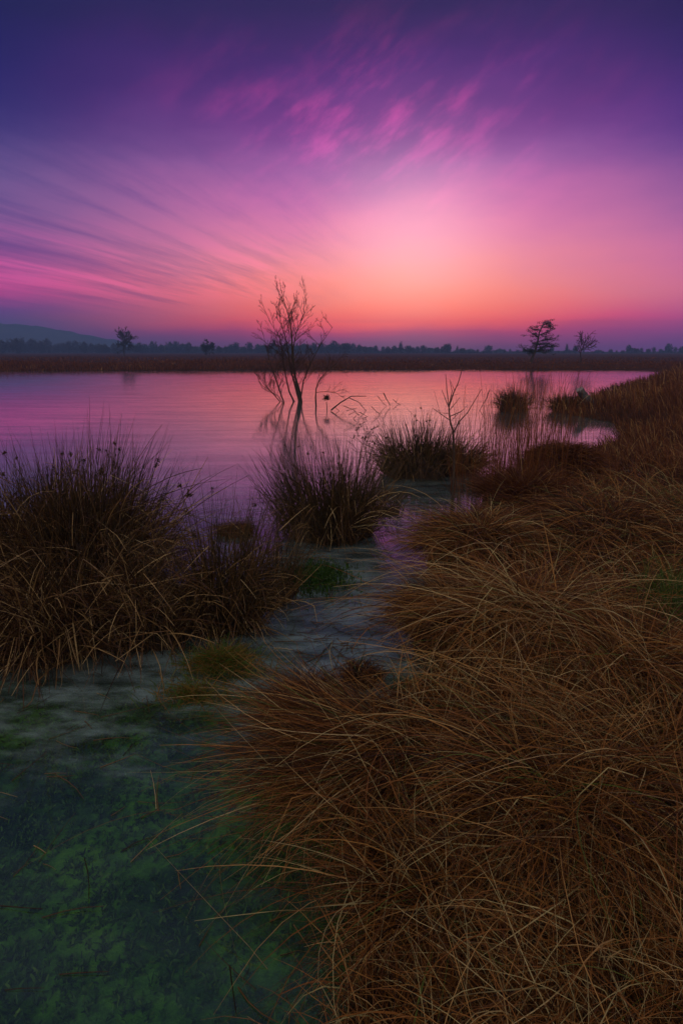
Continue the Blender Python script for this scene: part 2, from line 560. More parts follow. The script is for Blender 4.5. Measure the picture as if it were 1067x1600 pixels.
# ------------------------------------------------------------------ water: a thin sheet of clear ice over the pond
m, n = mat_new('ice')
pos = n.n('ShaderNodeNewGeometry').outputs['Position']
mp = n.n('ShaderNodeMapping')
n.put(mp.inputs[0], pos)
mp.inputs['Scale'].default_value = (0.5, 4.0, 1.0)
r1 = n.noise(mp.outputs[0], 2.0, 5, 0.65)
r2 = n.noise(pos, 18.0, 4, 0.6)
bp = n.n('ShaderNodeBump')
bp.inputs['Strength'].default_value = 0.25
bp.inputs['Distance'].default_value = 0.003
n.put(bp.inputs['Height'], n.m('ADD', r1, n.m('MULTIPLY', r2, 0.25)))
dt = n.n('ShaderNodeVectorMath', operation='DOT_PRODUCT')
n.t.links.new(bp.outputs[0], dt.inputs[0])
n.t.links.new(n.n('ShaderNodeNewGeometry').outputs['Incoming'], dt.inputs[1])
ICE_R0 = 0.15
fres = n.m('ADD', n.m('MULTIPLY', n.m('POWER', n.m('SUBTRACT', 1.0, n.m('MINIMUM', n.m('ABSOLUTE', dt.outputs['Value']), 1.0)), 5.0), 1 - ICE_R0), ICE_R0)
gl = n.n('ShaderNodeBsdfGlossy')
mpf = n.n('ShaderNodeMapping')
n.put(mpf.inputs[0], pos)
mpf.inputs['Scale'].default_value = (0.22, 1.5, 1.0)
film = n.m('MULTIPLY', n.mr(n.noise(mpf.outputs[0], 1.6, 6, 0.72), 0.36, 0.62, 0.0, 1.0), n.mr(n.noise(mp.outputs[0], 4.0, 5, 0.7), 0.30, 0.62, 0.55, 1.0))
n.put(gl.inputs['Color'], n.mix(film, (0.82, 0.83, 0.85), (1, 1, 1)))
n.put(gl.inputs['Roughness'], n.mr(film, 0.0, 1.0, 0.11, 0.035))
n.t.links.new(bp.outputs[0], gl.inputs['Normal'])
tr = n.n('ShaderNodeBsdfTransparent')
tr.inputs[0].default_value = (0.78, 0.94, 0.80, 1)
df = n.n('ShaderNodeBsdfDiffuse')
df.inputs[0].default_value = (0.31, 0.43, 0.44, 1)
mps = n.n('ShaderNodeMapping')
n.put(mps.inputs[0], pos)
mps.inputs['Rotation'].default_value = (0, 0, R(28))
mps.inputs['Scale'].default_value = (1.0, 2.8, 1.0)
cl = n.noise(mps.outputs[0], 2.6, 7, 0.62)
mx1 = n.n('ShaderNodeMixShader')
spw = n.n('ShaderNodeSeparateXYZ')
n.put(spw.inputs[0], pos)
n.put(mx1.inputs[0], n.m('MULTIPLY', n.mr(cl, 0.34, 0.70, 0.14, 0.66), n.m('MULTIPLY', n.mr(n.m('ADD', spw.outputs[1], n.m('MULTIPLY', n.m('SUBTRACT', cl, 0.5), 2.0)), 1.7, 2.6, 0.10, 1.0), n.mr(spw.outputs[1], 3.2, 5.0, 1.0, 0.45))))
n.t.links.new(tr.outputs[0], mx1.inputs[1])
n.t.links.new(df.outputs[0], mx1.inputs[2])
mx2 = n.n('ShaderNodeMixShader')
n.put(mx2.inputs[0], fres)
n.t.links.new(mx1.outputs[0], mx2.inputs[1])
n.t.links.new(gl.outputs[0], mx2.inputs[2])
out(n, mx2.outputs[0])
water = link_mesh('water', mesh_np('water', np.array([(-80, -12, 0), (34, -12, 0), (34, 56, 0), (-80, 56, 0)]), np.array([[0, 1, 2, 3]]), smooth=False), m, kind='structure')

# ------------------------------------------------------------------ far hills on the left
hx = np.linspace(-720, -60, 90)
prof_x = np.array([0, 60, 120, 180, 250, 330])
prof_r = np.array([499, 508, 514, 524, 539, 552])


def ridge(x, y0):
    # ridge line as seen: elevation per azimuth
    px = 533.5 + FPX * (x / y0) * (math.cos(PITCH) * 1.0)
    row = np.interp(px, [-600, -300, -120, 0, 60, 85, 120, 180, 250, 330, 420], [530, 505, 492, 499, 506, 507, 513, 526, 540, 551, 560])
    e = np.arctan((800 - row) / FPX) - PITCH
    return CAM_H + np.tan(e) * y0


Vh = []
ys = np.linspace(560, 930, 24)
for i, x in enumerate(np.linspace(-760, -100, 110)):
    for y in ys:
        s = math.exp(-((y - 760) / 90) ** 2)
        Vh.append((x, y, max(-0.4, (ridge(x, 760) + 0.7 * math.sin(x * 0.21) + 0.5 * math.sin(x * 0.47 + y * 0.1)) * s - 0.4)))
ih = np.arange(110 * 24).reshape(110, 24)
link_mesh('hill', mesh_np('hill', np.array(Vh), np.stack([ih[:-1, :-1], ih[1:, :-1], ih[1:, 1:], ih[:-1, 1:]], -1).reshape(-1, 4)), M['hill'], kind='structure')


# ------------------------------------------------------------------ trees
class Wood:
    """grows branches as poly-lines, then turns them into tapered stems."""

    def __init__(self, seed):
        self.r = random.Random(seed)
        self.lines = []

    def line(self, pts, r0, r1):
        self.lines.append(([Vector(p) for p in pts], r0, r1))

    def grow(self, p, d, L, r, level, spread=0.7, kids=5, up=0.15, wob=0.18, rmin=0.003, segs=5, start=0.25, ratio=0.62):
        rr = self.r
        pts = [Vector(p)]
        d = Vector(d).normalized()
        for i in range(segs):
            d = (d + Vector((rr.gauss(0, wob), rr.gauss(0, wob), rr.gauss(0, wob) + up))).normalized()
            pts.append(pts[-1] + d * (L / segs))
        r1 = max(r * 0.35, rmin)
        self.line(pts, max(r, rmin), r1)
        if level > 0:
            self.kids(pts, L, r, level, spread, kids, up, wob, rmin, start, ratio)
        return pts

    def kids(self, pts, L, r, level, spread=0.7, kids=5, up=0.15, wob=0.18, rmin=0.003, start=0.25, ratio=0.62, bias=Vector((0, 0, 0)), tipf=0.6):
        rr = self.r
        nseg = len(pts) - 1
        for k in range(kids):
            s = start + (1 - start) * (k + rr.random()) / kids
            f = s * nseg
            i = min(int(f), nseg - 1)
            q = pts[i].lerp(pts[i + 1], f - i)
            ax = (pts[i + 1] - pts[i]).normalized()
            side = ax.cross(Vector((rr.gauss(0, 1), rr.gauss(0, 1), rr.gauss(0, 1)))).normalized()
            a = spread * rr.uniform(0.65, 1.25)
            d = ax * math.cos(a) + side * math.sin(a) + bias
            l2 = L * ratio * rr.uniform(0.6, 1.15) * (1.2 - tipf * s)
            self.grow(q, d, l2, r * 0.55 * (1.1 - 0.5 * s), level - 1, spread, max(2, int(kids * 0.8)), up, wob, rmin, 4 if level > 1 else 3, 0.2, ratio)

    def mesh(self, name, k=4, sel=None):
        parts = []
        byn = {}
        for pts, r0, r1 in (self.lines if sel is None else [l for l in self.lines if sel(l)]):
            byn.setdefault(len(pts), []).append((pts, r0, r1))
        for S, ls in byn.items():
            P = np.array([[tuple(p) for p in l[0]] for l in ls])
            s = np.linspace(0, 1, S)[None, :]
            Rd = np.array([l[1] for l in ls])[:, None] * (1 - s) + np.array([l[2] for l in ls])[:, None] * s
            parts.append(prisms(P, Rd, np.zeros(len(ls)), k))
        V, F, T = join(parts)
        return mesh_np(name, V, F)


# ---- the bare birch standing in the pond
BY = 17.6
root = empty('birch_tree', at(466, 628))
tag(root, 'bare many stemmed birch tree standing in the frozen pond', 'tree')
off = root.location


def pl(pts, Yd, wig=0.12, o=off):
    return [at_y(x, y, Yd + random.uniform(-wig, wig) * (i > 0)) - o for i, (x, y) in enumerate(pts)]


stems = [([(471, 630), (468, 612), (461, 588), (457, 556), (456, 525), (453, 500), (447, 480), (440, 466)], 0.050, 0.006),
         ([(469, 628), (462, 606), (455, 580), (451, 556), (447, 530), (440, 508), (430, 494)], 0.036, 0.005),
         ([(470, 628), (464, 604), (459, 575), (458, 545), (463, 520), (471, 500), (480, 480)], 0.034, 0.005),
         ([(462, 626), (452, 612), (446, 585), (442, 560), (438, 528), (420, 500)], 0.032, 0.005),
         ([(446, 627), (436, 608), (430, 590), (420, 560), (411, 520)], 0.026, 0.004),
         ([(468, 622), (474, 596), (486, 566), (500, 540), (520, 510)], 0.026, 0.004),
         ([(443, 626), (424, 612), (412, 600), (404, 586)], 0.020, 0.004),
         ([(446, 627), (434, 618), (420, 612), (408, 606)], 0.016, 0.004)]
crown = Wood(5)
for si, (pts, r0, r1) in enumerate(stems):
    P = pl(pts, BY + (0, 0.25, -0.25, 0.3, -0.2, 0.2, 0.1, -0.3)[si])
    if si:
        P[0] = Vector((P[0].x, P[0].y, -0.12))
    wd = Wood(si)
    wd.line(P, r0, r1)
    link_mesh('trunk', wd.mesh('birch_trunk', 6), M['bark'], root)
    Ln = sum((P[i + 1] - P[i]).length for i in range(len(P) - 1))
    rr = crown.r
    for k in range(17 if si < 4 else 9):
        f = (0.15 + 0.85 * (k + rr.random()) / (17 if si < 4 else 9)) * (len(P) - 1)
        q = min(int(f), len(P) - 2)
        a_ = rr.uniform(0, 6.283)
        lean_ = R(rr.uniform(30, 62)) * (1.1 - 0.35 * f / (len(P) - 1))
        crown.grow(P[q].lerp(P[q + 1], f - q), (math.sin(lean_) * math.cos(a_), math.sin(lean_) * math.sin(a_), math.cos(lean_)),
                   (rr.uniform(0.65, 1.2) * (1.15 - 0.50 * f / (len(P) - 1))) * (1 if si < 4 else 0.75), 0.0085, 2, 0.55, 5, 0.03, 0.045, 0.0034, 5, 0.25, 0.42)
link_mesh('crown', crown.mesh('birch_crown', 3), M['twig'], root)

# ---- thin sapling beside it
o2 = at(494, 634)
root = empty('sapling', o2)
tag(root, 'thin curved bare sapling in the ice just right of the big birch', 'sapling')
wd = Wood(21)
P = pl([(494, 636), (493, 622), (494, 607), (500, 592), (512, 580), (527, 566)], o2.y, 0.05, o2)
wd.line(P, 0.026, 0.006)
link_mesh('trunk', wd.mesh('sapling_trunk', 5), M['bark'], root)
wd = Wood(22)
wd.kids(P, 1.1, 0.014, 2, 0.7, 9, 0.02, 0.15, 0.004, 0.35, 0.6, Vector((0.25, 0, -0.05)))
q = pl([(494, 613), (510, 612), (523, 613), (530, 617)], o2.y, 0.05, o2)
wd.line(q, 0.012, 0.004)
wd.kids(q, 0.7, 0.008, 2, 0.6, 6, 0.05, 0.15, 0.004, 0.2, 0.6)
link_mesh('crown', wd.mesh('sapling_crown', 3), M['twig'], root)

# ---- tuft on a stick
o3 = at(510, 640)
root = empty('reed_stalk', o3)
tag(root, 'lone stalk with a dark fuzzy tuft at its tip right of the sapling', 'reed')
wd = Wood(3)
wd.line(pl([(511, 640), (510, 628)], o3.y, 0, o3), 0.012, 0.009)
link_mesh('stem', wd.mesh('reed_stem', 5), M['bark'], root)
c = at_y(510, 622, o3.y) - o3
N = 140
az_ = rng.uniform(0, 6.28, N)
Pt = strands(np.tile(np.array(c), (N, 1)) + rng.normal(0, 0.018, (N, 3)), az_, rng.uniform(0, 2.6, N), rng.uniform(0, 2.8, N), rng.uniform(0.06, 0.15, N), 4)
link_mesh('tuft', mesh_np('reed_tuft', *ribbons(Pt, taper(N, 4, np.full(N, 0.014)), rng.uniform(0, 0.5, N))), M['rush'], root, 'stuff')

# ---- dead branches sticking out of the ice
DEAD = [('forked dead branch bent over the ice right of the tufted stalk', [([(517, 641), (532, 629), (549, 619), (572, 619)], .020), ([(546, 622), (560, 628), (573, 643)], .012),
         ([(517, 643), (526, 649), (535, 647)], .010), ([(524, 637), (535, 646)], .008)], 642),
        ('dead branch with many twigs lying low on the pink ice', [([(536, 634), (552, 640), (562, 650)], .010), ([(541, 642), (556, 638)], .007), ([(562, 644), (574, 651), (560, 656)], .011),
         ([(545, 648), (553, 644), (560, 649)], .007), ([(552, 654), (557, 649)], .008)], 654),
        ('short straight dead twig slanting out of the ice', [([(580, 635), (588, 643), (594, 648)], .009)], 648),
        ('dead branch of two prongs forming a V above the ice', [([(599, 614), (604, 624), (610, 634)], .016), ([(590, 619), (597, 628), (604, 635)], .009)], 635),
        ('small crooked dead twig right of the V shaped branch', [([(614, 624), (620, 630), (626, 632)], .010), ([(618, 629), (622, 622)], .006)], 632),
        ('thin bent dead twig rising right of the bare sapling', [([(764, 610), (760, 622), (749, 641), (758, 656)], .010)], 657)]
for lab, segs_, rowb in DEAD:
    o = at(segs_[0][0][0][0], rowb)
    wd = Wood(rowb)
    for pts, r0 in segs_:
        P = pl(pts, o.y, 0.10, o)
        wd.line(P, r0, r0 * 0.45)
        if len(P) > 2:
            wd.kids(P, 0.22, r0 * 0.5, 1, 0.8, 3, 0.1, 0.2, 0.003, 0.3, 0.7)
    ob = link_mesh('dead_branch', wd.mesh('dead_branch', 4), M['bark'])
    ob.location = o
    tag(ob, lab, 'branch', 'dead branches in the frozen pond')

# ---- two lone trees on the far shore at right, a wind-bent pine and a bare one
PY = 62.0
o4 = at_y(827, 571, PY)
o4.z = 0.2
root = empty('pine_tree', o4)
tag(root, 'wind bent pine leaning right on the far shore', 'tree')
P = pl([(827, 573), (831, 560), (836, 547), (840, 532), (842, 520), (849, 506)], PY, 0.1, o4)
wd = Wood(31)
wd.line(P, 0.17, 0.04)
link_mesh('trunk', wd.mesh('pine_trunk', 6), M['bark'], root)
br = Wood(32)
limbs = [((834, 553), (816, 546)), ((835, 551), (852, 547)), ((838, 541), (829, 536)), ((839, 539), (858, 538)), ((838, 543), (868, 543)), ((840, 534), (866, 530)),
         ((841, 528), (824, 520)), ((842, 524), (857, 519)), ((843, 516), (833, 515)), ((845, 512), (862, 511)), ((848, 508), (856, 505)), ((836, 547), (822, 550)), ((835, 550), (862, 549))]
leafP = []
for a, b in limbs:
    A, B = at_y(*a, PY) - o4, at_y(*b, PY) - o4
    B.y += random.uniform(-1.0, 1.0)
    mid = A.lerp(B, 0.5) + Vector((0, 0, 0.12))
    br.line([A, mid, B], 0.06, 0.022)
    for q in range(20):
        s = random.uniform(0.25, 1.1)
        c = A.lerp(B, s) + Vector((random.gauss(0, .24), random.gauss(0, .3), random.gauss(0, .20) + .08))
        br.line([A.lerp(B, max(0.1, s - 0.3)), c], 0.018, 0.012)
        if random.random() < 0.8:
            leafP.append((c, random.uniform(.10, .22)))
link_mesh('limb', br.mesh('pine_limb', 3), M['bark'], root)
N = len(leafP) * 16
cc = np.repeat(np.array([tuple(c) for c, s in leafP]), 16, 0) + rng.normal(0, 1, (N, 3)) * np.array([0.10, 0.10, 0.05])
Pn = strands(cc, rng.uniform(0, 6.28, N), rng.uniform(0.2, 1.8, N), rng.uniform(0.2, 1.8, N), rng.uniform(.10, .20, N), 2)
link_mesh('crown', mesh_np('pine_crown', *ribbons(Pn, taper(N, 2, np.full(N, 0.035), 0.4), rng.uniform(0, 1, N))), M['needle'], root, 'stuff')


def bare_tree(name, label, px, row_base, row_top, Yd, seed, width=1.0, levels=4, mat='far_tree', group=None, trunk_frac=0.3, kids=6, rmin=0.02, up=0.10, spread=0.65, cat='tree'):
    base = at_y(px, row_base, Yd)
    top = at_y(px, row_top, Yd)
    base.z = 0.2
    H = top.z - base.z
    root = empty(name, base)
    tag(root, label, cat, group)
    wd = Wood(seed)
    P = [Vector((wd.r.gauss(0, .015) * H * i, wd.r.gauss(0, .015) * H * i, H * 0.72 * i / 5)) for i in range(6)]
    P[0].z = -0.3
    wd.line(P, H * 0.026, H * 0.008)
    link_mesh('trunk', wd.mesh('tree_trunk', 5), M['bark'] if mat != 'far_tree' else M[mat], root)
    wd = Wood(seed + 1)
    wd.kids(P, H * 0.60 * width, H * 0.016, levels - 1, spread, kids + 4, up, 0.15, rmin, trunk_frac, 0.60)
    link_mesh('crown', wd.mesh('tree_crown', 3), M[mat], root)
    return root


bare_tree('bare_tree', 'lone bare tree with a wide round crown right of the pine', 906, 572, 523, 64.0, 41, 1.9, 3, 'bark', None, 0.40, 8, 0.022, 0.07, 0.85)
bare_tree('bare_tree', 'tall bare tree rising above the far wood at left', 194, 557, 516, 150.0, 51, 1.75, 4, 'far_tree', None, 0.14, 7, 0.05, 0.05, 0.9)
bare_tree('bare_tree', 'low round bare tree on the meadow left of the birch', 328, 557, 533, 150.0, 61, 1.9, 4, 'far_tree', None, 0.10, 7, 0.05, 0.04, 0.9)
bare_tree('bare_tree', 'bushy bare tree on the far meadow behind the birch', 424, 560, 530, 130.0, 71, 1.2, 4, 'far_tree', None, 0.15, 8, 0.03, 0.08, 0.8)


# ---- the row of trees along the horizon: each its own thing
def leaf_ball(name, w_, h_, z0, nleaf, size, seed):
    g = np.random.default_rng(seed)
    d = g.normal(size=(nleaf, 3))
    d /= np.linalg.norm(d, axis=1, keepdims=True)
    rr = g.uniform(0.25, 1.0, nleaf) ** 0.5
    lump = 1 + 0.28 * np.sin(d[:, 0] * 5 + seed) * np.sin(d[:, 2] * 4 + 2 * seed) + 0.2 * np.sin(d[:, 1] * 7 + seed)
    C = d * (rr * lump)[:, None] * np.array([w_ / 2, w_ / 2, h_ / 2]) + np.array([0, 0, z0 + h_ / 2])
    a, b = g.normal(size=(nleaf, 3)), g.normal(size=(nleaf, 3))
    s = size * g.uniform(0.5, 1.3, (nleaf, 1))
    V = np.stack([C + a * s * 0.6, C + b * s * 0.6, C - (a + b) * s * 0.5], 1).reshape(-1, 3)
    return mesh_np(name, V, np.arange(nleaf * 3).reshape(-1, 3), smooth=False)


protos = []
for i, (w_, h_, z0, nl, sz, kind_) in enumerate([(3.6, 4.6, 0.9, 900, 0.26, 'bushy'), (2.2, 6.0, 0.6, 700, 0.26, 'slender'), (5.4, 4.4, 0.6, 1300, 0.28, 'broad'), (3.0, 3.4, 0.3, 700, 0.26, 'low')]):
    wd = Wood(100 + i)
    wd.line([(0, 0, -0.3), (0.1, 0, h_ * 0.5), (0, 0.1, h_ * 0.9)], 0.14, 0.03)
    wd.kids([Vector((0, 0, 0)), Vector((0.1, 0, h_ * 0.5)), Vector((0, 0.1, h_ * 0.95 + z0))], h_ * 0.5, 0.07, 2, 0.6, 8, 0.2, 0.15, 0.03, 0.3, 0.6)
    protos.append((wd.mesh('wood_trunk', 4), leaf_ball('wood_crown', w_, h_, z0, nl, sz, i + 3), kind_))
gl_ = random.Random(77)


def horizon_tree(px, row_top, Yd, pi, label, group, wide=1.0):
    tm, cm, _ = protos[pi]
    o = at_y(px, 555, Yd)
    o.z = 0.2
    H = at_y(px, row_top, Yd).z - 0.2
    own = [6.0, 6.7, 5.2, 3.8][pi]
    s = H / own
    root = empty('horizon_tree', o)
    tag(root, label, 'tree', group)
    for nm, me, mt in (('trunk', tm, M['far_tree']), ('crown', cm, M['far_tree'])):
        c = bpy.data.objects.new(nm, me)
        if not me.materials:
            me.materials.append(mt)
        c.parent = root
        col.objects.link(c)
    root.scale = (s * wide, s * wide, s)
    root.rotation_euler = (0, 0, gl_.uniform(0, 6.28))
    return root


horizon_tree(698, 536, 300, 2, 'domed dark tree standing above the far wood left of the pine', None, 0.85)
horizon_tree(540, 536, 290, 2, 'broad tree clump crown just right of the big birch on the horizon', None, 1.2)
horizon_tree(884, 537, 300, 1, 'slender tree on the horizon just left of the lone bare tree', None, 0.9)
horizon_tree(640, 539, 310, 0, 'pale slim tree in the far wood left of the domed tree', None, 0.7)
horizon_tree(30, 529, 300, 2, 'bushy tree in the far wood below the hill at the left edge', None, 0.9)
horizon_tree(985, 543, 310, 2, 'broad rounded tree at the left end of the wood on the right horizon', None, 1.5)
px = -12.0
while px < 1085:
    far_r = 556 - 0
    base_top = float(np.interp(px, [0, 60, 150, 250, 400, 460, 520, 600, 760, 860, 960, 985, 1067], [536, 538, 541, 541, 544, 543, 541, 546, 549, 550, 552, 546, 547]))
    pi = gl_.choice([0, 0, 0, 1, 2, 2, 3, 3])
    top = base_top - 5.5 + gl_.gauss(0.0, 2.4) - (3.0 if pi == 1 else 0)
    horizon_tree(px, top, gl_.uniform(285, 350), pi, {0: 'small bushy tree in the hazy line along the horizon', 1: 'slender upright tree in the hazy line along the horizon',
                 2: 'wide spreading tree in the hazy line along the horizon', 3: 'low scrubby tree in the hazy line along the horizon'}[pi], ['bushy', 'slender', 'spreading', 'scrubby'][pi] + ' trees along the horizon')
    px += gl_.uniform(7, 13)
# the wood itself behind them reads as one mass
g = np.random.default_rng(5)
N = 42000
pxs = g.uniform(-60, 1130, N)
Yw = g.uniform(355, 420, N)
azr = (pxs - 533.5) / FPX / math.cos(PITCH)
top = np.interp(pxs, [0, 150, 400, 520, 600, 760, 860, 960, 1067], [539, 543, 545, 543, 547, 550, 551, 553, 548]) + 2.2 * np.sin(pxs * 0.13) + 1.4 * np.sin(pxs * 0.31 + 1)
Ht = CAM_H + np.tan(np.arctan((800 - top) / FPX) - PITCH) * Yw
C = np.stack([azr * Yw, Yw, 0.2 + Ht * g.uniform(0, 1, N) ** 0.8], 1)
a, b = g.normal(size=(N, 3)), g.normal(size=(N, 3))
V = np.stack([C + a * 0.45, C + b * 0.45, C - (a + b) * 0.4], 1).reshape(-1, 3)
tag(link_mesh('far_wood', mesh_np('far_wood', V, np.arange(N * 3).reshape(-1, 3), smooth=False), M['far_tree']), 'hazy dark wood along the whole horizon', 'wood', None, 'stuff')

# ------------------------------------------------------------------ far meadow grass between pond and wood
parts = []
for N, y0, y1, L0, L1, w0, w1 in ((26000, 0.1, 8, 0.45, 0.95, 0.03, 0.06), (16000, 8, 70, 0.5, 1.1, 0.06, 0.14)):
    x = rng.uniform(-48, 52, N)
    dd = y0 + (y1 - y0) * rng.uniform(0, 1, N) ** 1.5
    yb = np.interp(x, [-62, -26, -10, 10, 25.7], [46, 45.4, 47.5, 49.2, 48.2])
    y = yb + dd
    x = x * (1 + dd / 48.0)
    patch = np.clip(1 + 0.7 * wav(x * 0.25, y * 0.4), 0.45, 1.5)
    patch = patch * np.interp(x / y, [-0.6, -0.1, 0.1, 0.5], [0.34, 0.30, 0.22, 0.22])
    P = strands(np.stack([x, y, gz(x, y) - 0.02], 1), rng.uniform(0, 6.28, N), rng.uniform(0, .35, N), rng.uniform(.2, 1.1, N), rng.uniform(L0, L1, N) * patch, 3)
    parts.append(ribbons(P, taper(N, 3, rng.uniform(w0, w1, N), 0.2), np.clip(rng.normal(.35, .2, N), 0, 1)))
tag(link_mesh('meadow_grass', mesh_np('meadow_grass', *join(parts)), M['red_grass']), 'russet dry grass of the meadow beyond the pond', 'grass', None, 'stuff')


# ------------------------------------------------------------------ bank grass
def wedge(N, y0, y1, margin=0.7):
    y = np.exp(rng.uniform(math.log(y0), math.log(y1), N))
    x = rng.uniform(-1, 1, N) * (0.62 * y + margin)
    k = (pond_sd(x, y) > -0.02)
    return x[k], y[k]


def tone_of(x, y, n_, sd=0.27, base=0.42):
    return np.clip(base + 0.40 * wav(x * 1.7 + 3, y * 1.7) + 0.2 * wav(x * 0.6, y * 0.6 + 9) + rng.normal(0, sd, n_), 0.0, 0.96)


def mat_grass(N, y0, y1, L, wd_, S, t0, t1, base=0.42, lean=(2.6, 1.9), mname='grass'):
    x, y = wedge(N, y0, y1)
    gap = (wav(x * 2.6 + 1, y * 2.6) < -0.16) & (rng.random(len(x)) < 0.75) & (y < 9)
    x, y = x[~gap], y[~gap]
    n_ = len(x)
    azm = lean[0] + 1.4 * wav(x * 0.8, y * 0.8 + 5) + rng.normal(0, lean[1], n_)
    sc = np.clip(0.45 + 0.28 * pond_sd(x, y), 0.45, 1.0)
    P = strands(np.stack([x, y, gz(x, y) - 0.01], 1), azm, rng.uniform(*t0, n_), rng.uniform(*t1, n_), (L[0] + (L[1] - L[0]) * rng.uniform(0, 1, n_) ** 1.7) * sc, S, rng.uniform(0.8, 1.8), rng.normal(0, 0.9, n_), gz, np.where(rng.random(n_) < 0.30, rng.uniform(-0.9, 1.4, n_), 0))
    tn = tone_of(x, y, n_, base=base)
    pk = rng.random(n_) < 0.022
    tn[pk] = rng.uniform(0.78, 0.96, pk.sum())
    tn[rng.random(n_) < 0.05 * np.clip(1 + 2.5 * wav(x * 2.2, y * 2.2 + 4), 0, 4)] = 1.0
    return ribbons(P, taper(n_, S, rng.uniform(*wd_, n_)), tn)


near = [mat_grass(76000, 0.75, 2.6, (0.10, 0.38), (0.0012, 0.0026), 6, (0.4, 1.3), (1.3, 2.4), 0.26),
        mat_grass(9000, 0.75, 2.6, (0.45, 0.85), (0.0018, 0.0030), 8, (0.2, 0.9), (1.3, 2.3), 0.62),
        mat_grass(72000, 2.6, 7.0, (0.16, 0.46), (0.0022, 0.0044), 6, (0.4, 1.3), (1.3, 2.3), 0.26),
        mat_grass(7000, 2.6, 7.0, (0.5, 0.9), (0.003, 0.005), 7, (0.2, 0.9), (1.3, 2.2), 0.60)]
tag(link_mesh('grass', mesh_np('bank_grass', *join(near)), M['grass']), 'matted dry brown grass covering the near right bank', 'grass', None, 'stuff')
x, y = wedge(9000, 0.75, 5.0)
n_ = len(x)
P = strands(np.stack([x, y, gz(x, y) + 0.03], 1), rng.uniform(0, 6.28, n_), rng.uniform(0.5, 1.4, n_), rng.uniform(1.2, 2.2, n_), rng.uniform(0.08, 0.30, n_), 6, 1.2, rng.normal(0, 1.4, n_), gz, np.where(rng.random(n_) < 0.6, rng.uniform(-1.2, 1.6, n_), 0))
flat = ribbons(P, taper(n_, 6, rng.uniform(0.004, 0.0075, n_) * (0.6 + 0.2 * y), 0.3), np.clip(rng.normal(0.45, 0.32, n_), 0, 0.97))
tag(link_mesh('sedge', mesh_np('flat_sedge', *flat), M['grass']), 'broad broken sedge leaves among the matted bank grass', 'grass', None, 'stuff')
x0, y0 = at(815, 1000, 0.15).x, at(815, 1000, 0.15).y
lp = []
for N_, cx, cy, sx_, sy_, ad, asd, L0, L1 in ((130, x0, y0, .14, .14, -2.3, 0.75, .5, 1.15), (60, 1.5, 2.3, .35, .3, -1.7, 0.8, .4, 0.9), (60, 0.55, 1.7, .3, .25, 3.5, 0.7, .35, .75), (70, 0.9, 1.9, .5, .5, 0, 3, .3, .7)):
    xx_, yy_ = cx + rng.normal(0, sx_, N_), cy + rng.normal(0, sy_, N_)
    Pp = strands(np.stack([xx_, yy_, gz(xx_, yy_) + rng.uniform(.08, .2, N_)], 1), rng.normal(ad, asd, N_), rng.uniform(.7, 1.3, N_), rng.uniform(1.6, 2.0, N_), rng.uniform(L0, L1, N_), 9, 1.0, rng.normal(0, .45, N_), lambda a_, b_: gz(a_, b_) + 0.05)
    lp.append(ribbons(Pp, taper(N_, 9, rng.uniform(.0018, .0034, N_), 0.3), rng.uniform(.70, .96, N_)))
tag(link_mesh('fallen_blades', mesh_np('fallen_blades', *join(lp)), M['grass']), 'long pale dry blades lying across the near bank', 'grass', None, 'stuff')
tall = [mat_grass(52000, 6.0, 16.0, (0.25, 0.65), (0.006, 0.012), 5, (0.0, 0.5), (0.3, 1.5), 0.30, (2.2, 0.9)),
        mat_grass(40000, 14.0, 48.0, (0.35, 0.75), (0.014, 0.034), 4, (0.0, 0.4), (0.2, 1.2), 0.28, (2.2, 0.9))]
tag(link_mesh('tall_grass', mesh_np('tall_grass', *join(tall)), M['red_grass']), 'tall russet grass on the right bank away from the camera', 'grass', None, 'stuff')


# ---- grass tussocks, each a thing
def mound_mesh(r_, h_, seed, seg=18, rings=6):
    g = np.random.default_rng(seed)
    ph = g.uniform(0, 6.28, 4)
    V, F = [(0, 0, h_)], []
    for i in range(1, rings + 1):
        a = i / rings * math.pi / 2
        for j in range(seg):
            f = j / seg * 6.2832
            k = 1 + 0.10 * math.sin(3 * f + ph[0]) + 0.07 * math.sin(5 * f + ph[1]) + 0.04 * math.sin(9 * f + ph[2] + i)
            V.append((r_ * k * math.sin(a) * math.cos(f), r_ * k * math.sin(a) * math.sin(f), h_ * math.cos(a) ** 0.9 * (1 + 0.08 * math.sin(4 * f + ph[3] + i)) - 0.06 * (i == rings)))
    for j in range(seg):
        F.append((0, 1 + j, 1 + (j + 1) % seg, 1 + (j + 1) % seg))
    me = bpy.data.meshes.new('mound')
    faces = [(0, 1 + j, 1 + (j + 1) % seg) for j in range(seg)]
    for i in range(rings - 1):
        a, b = 1 + i * seg, 1 + (i + 1) * seg
        faces += [(a + j, b + j, b + (j + 1) % seg, a + (j + 1) % seg) for j in range(seg)]
    me.from_pydata(V, [], faces)
    for p in me.polygons:
        p.use_smooth = True
    return me


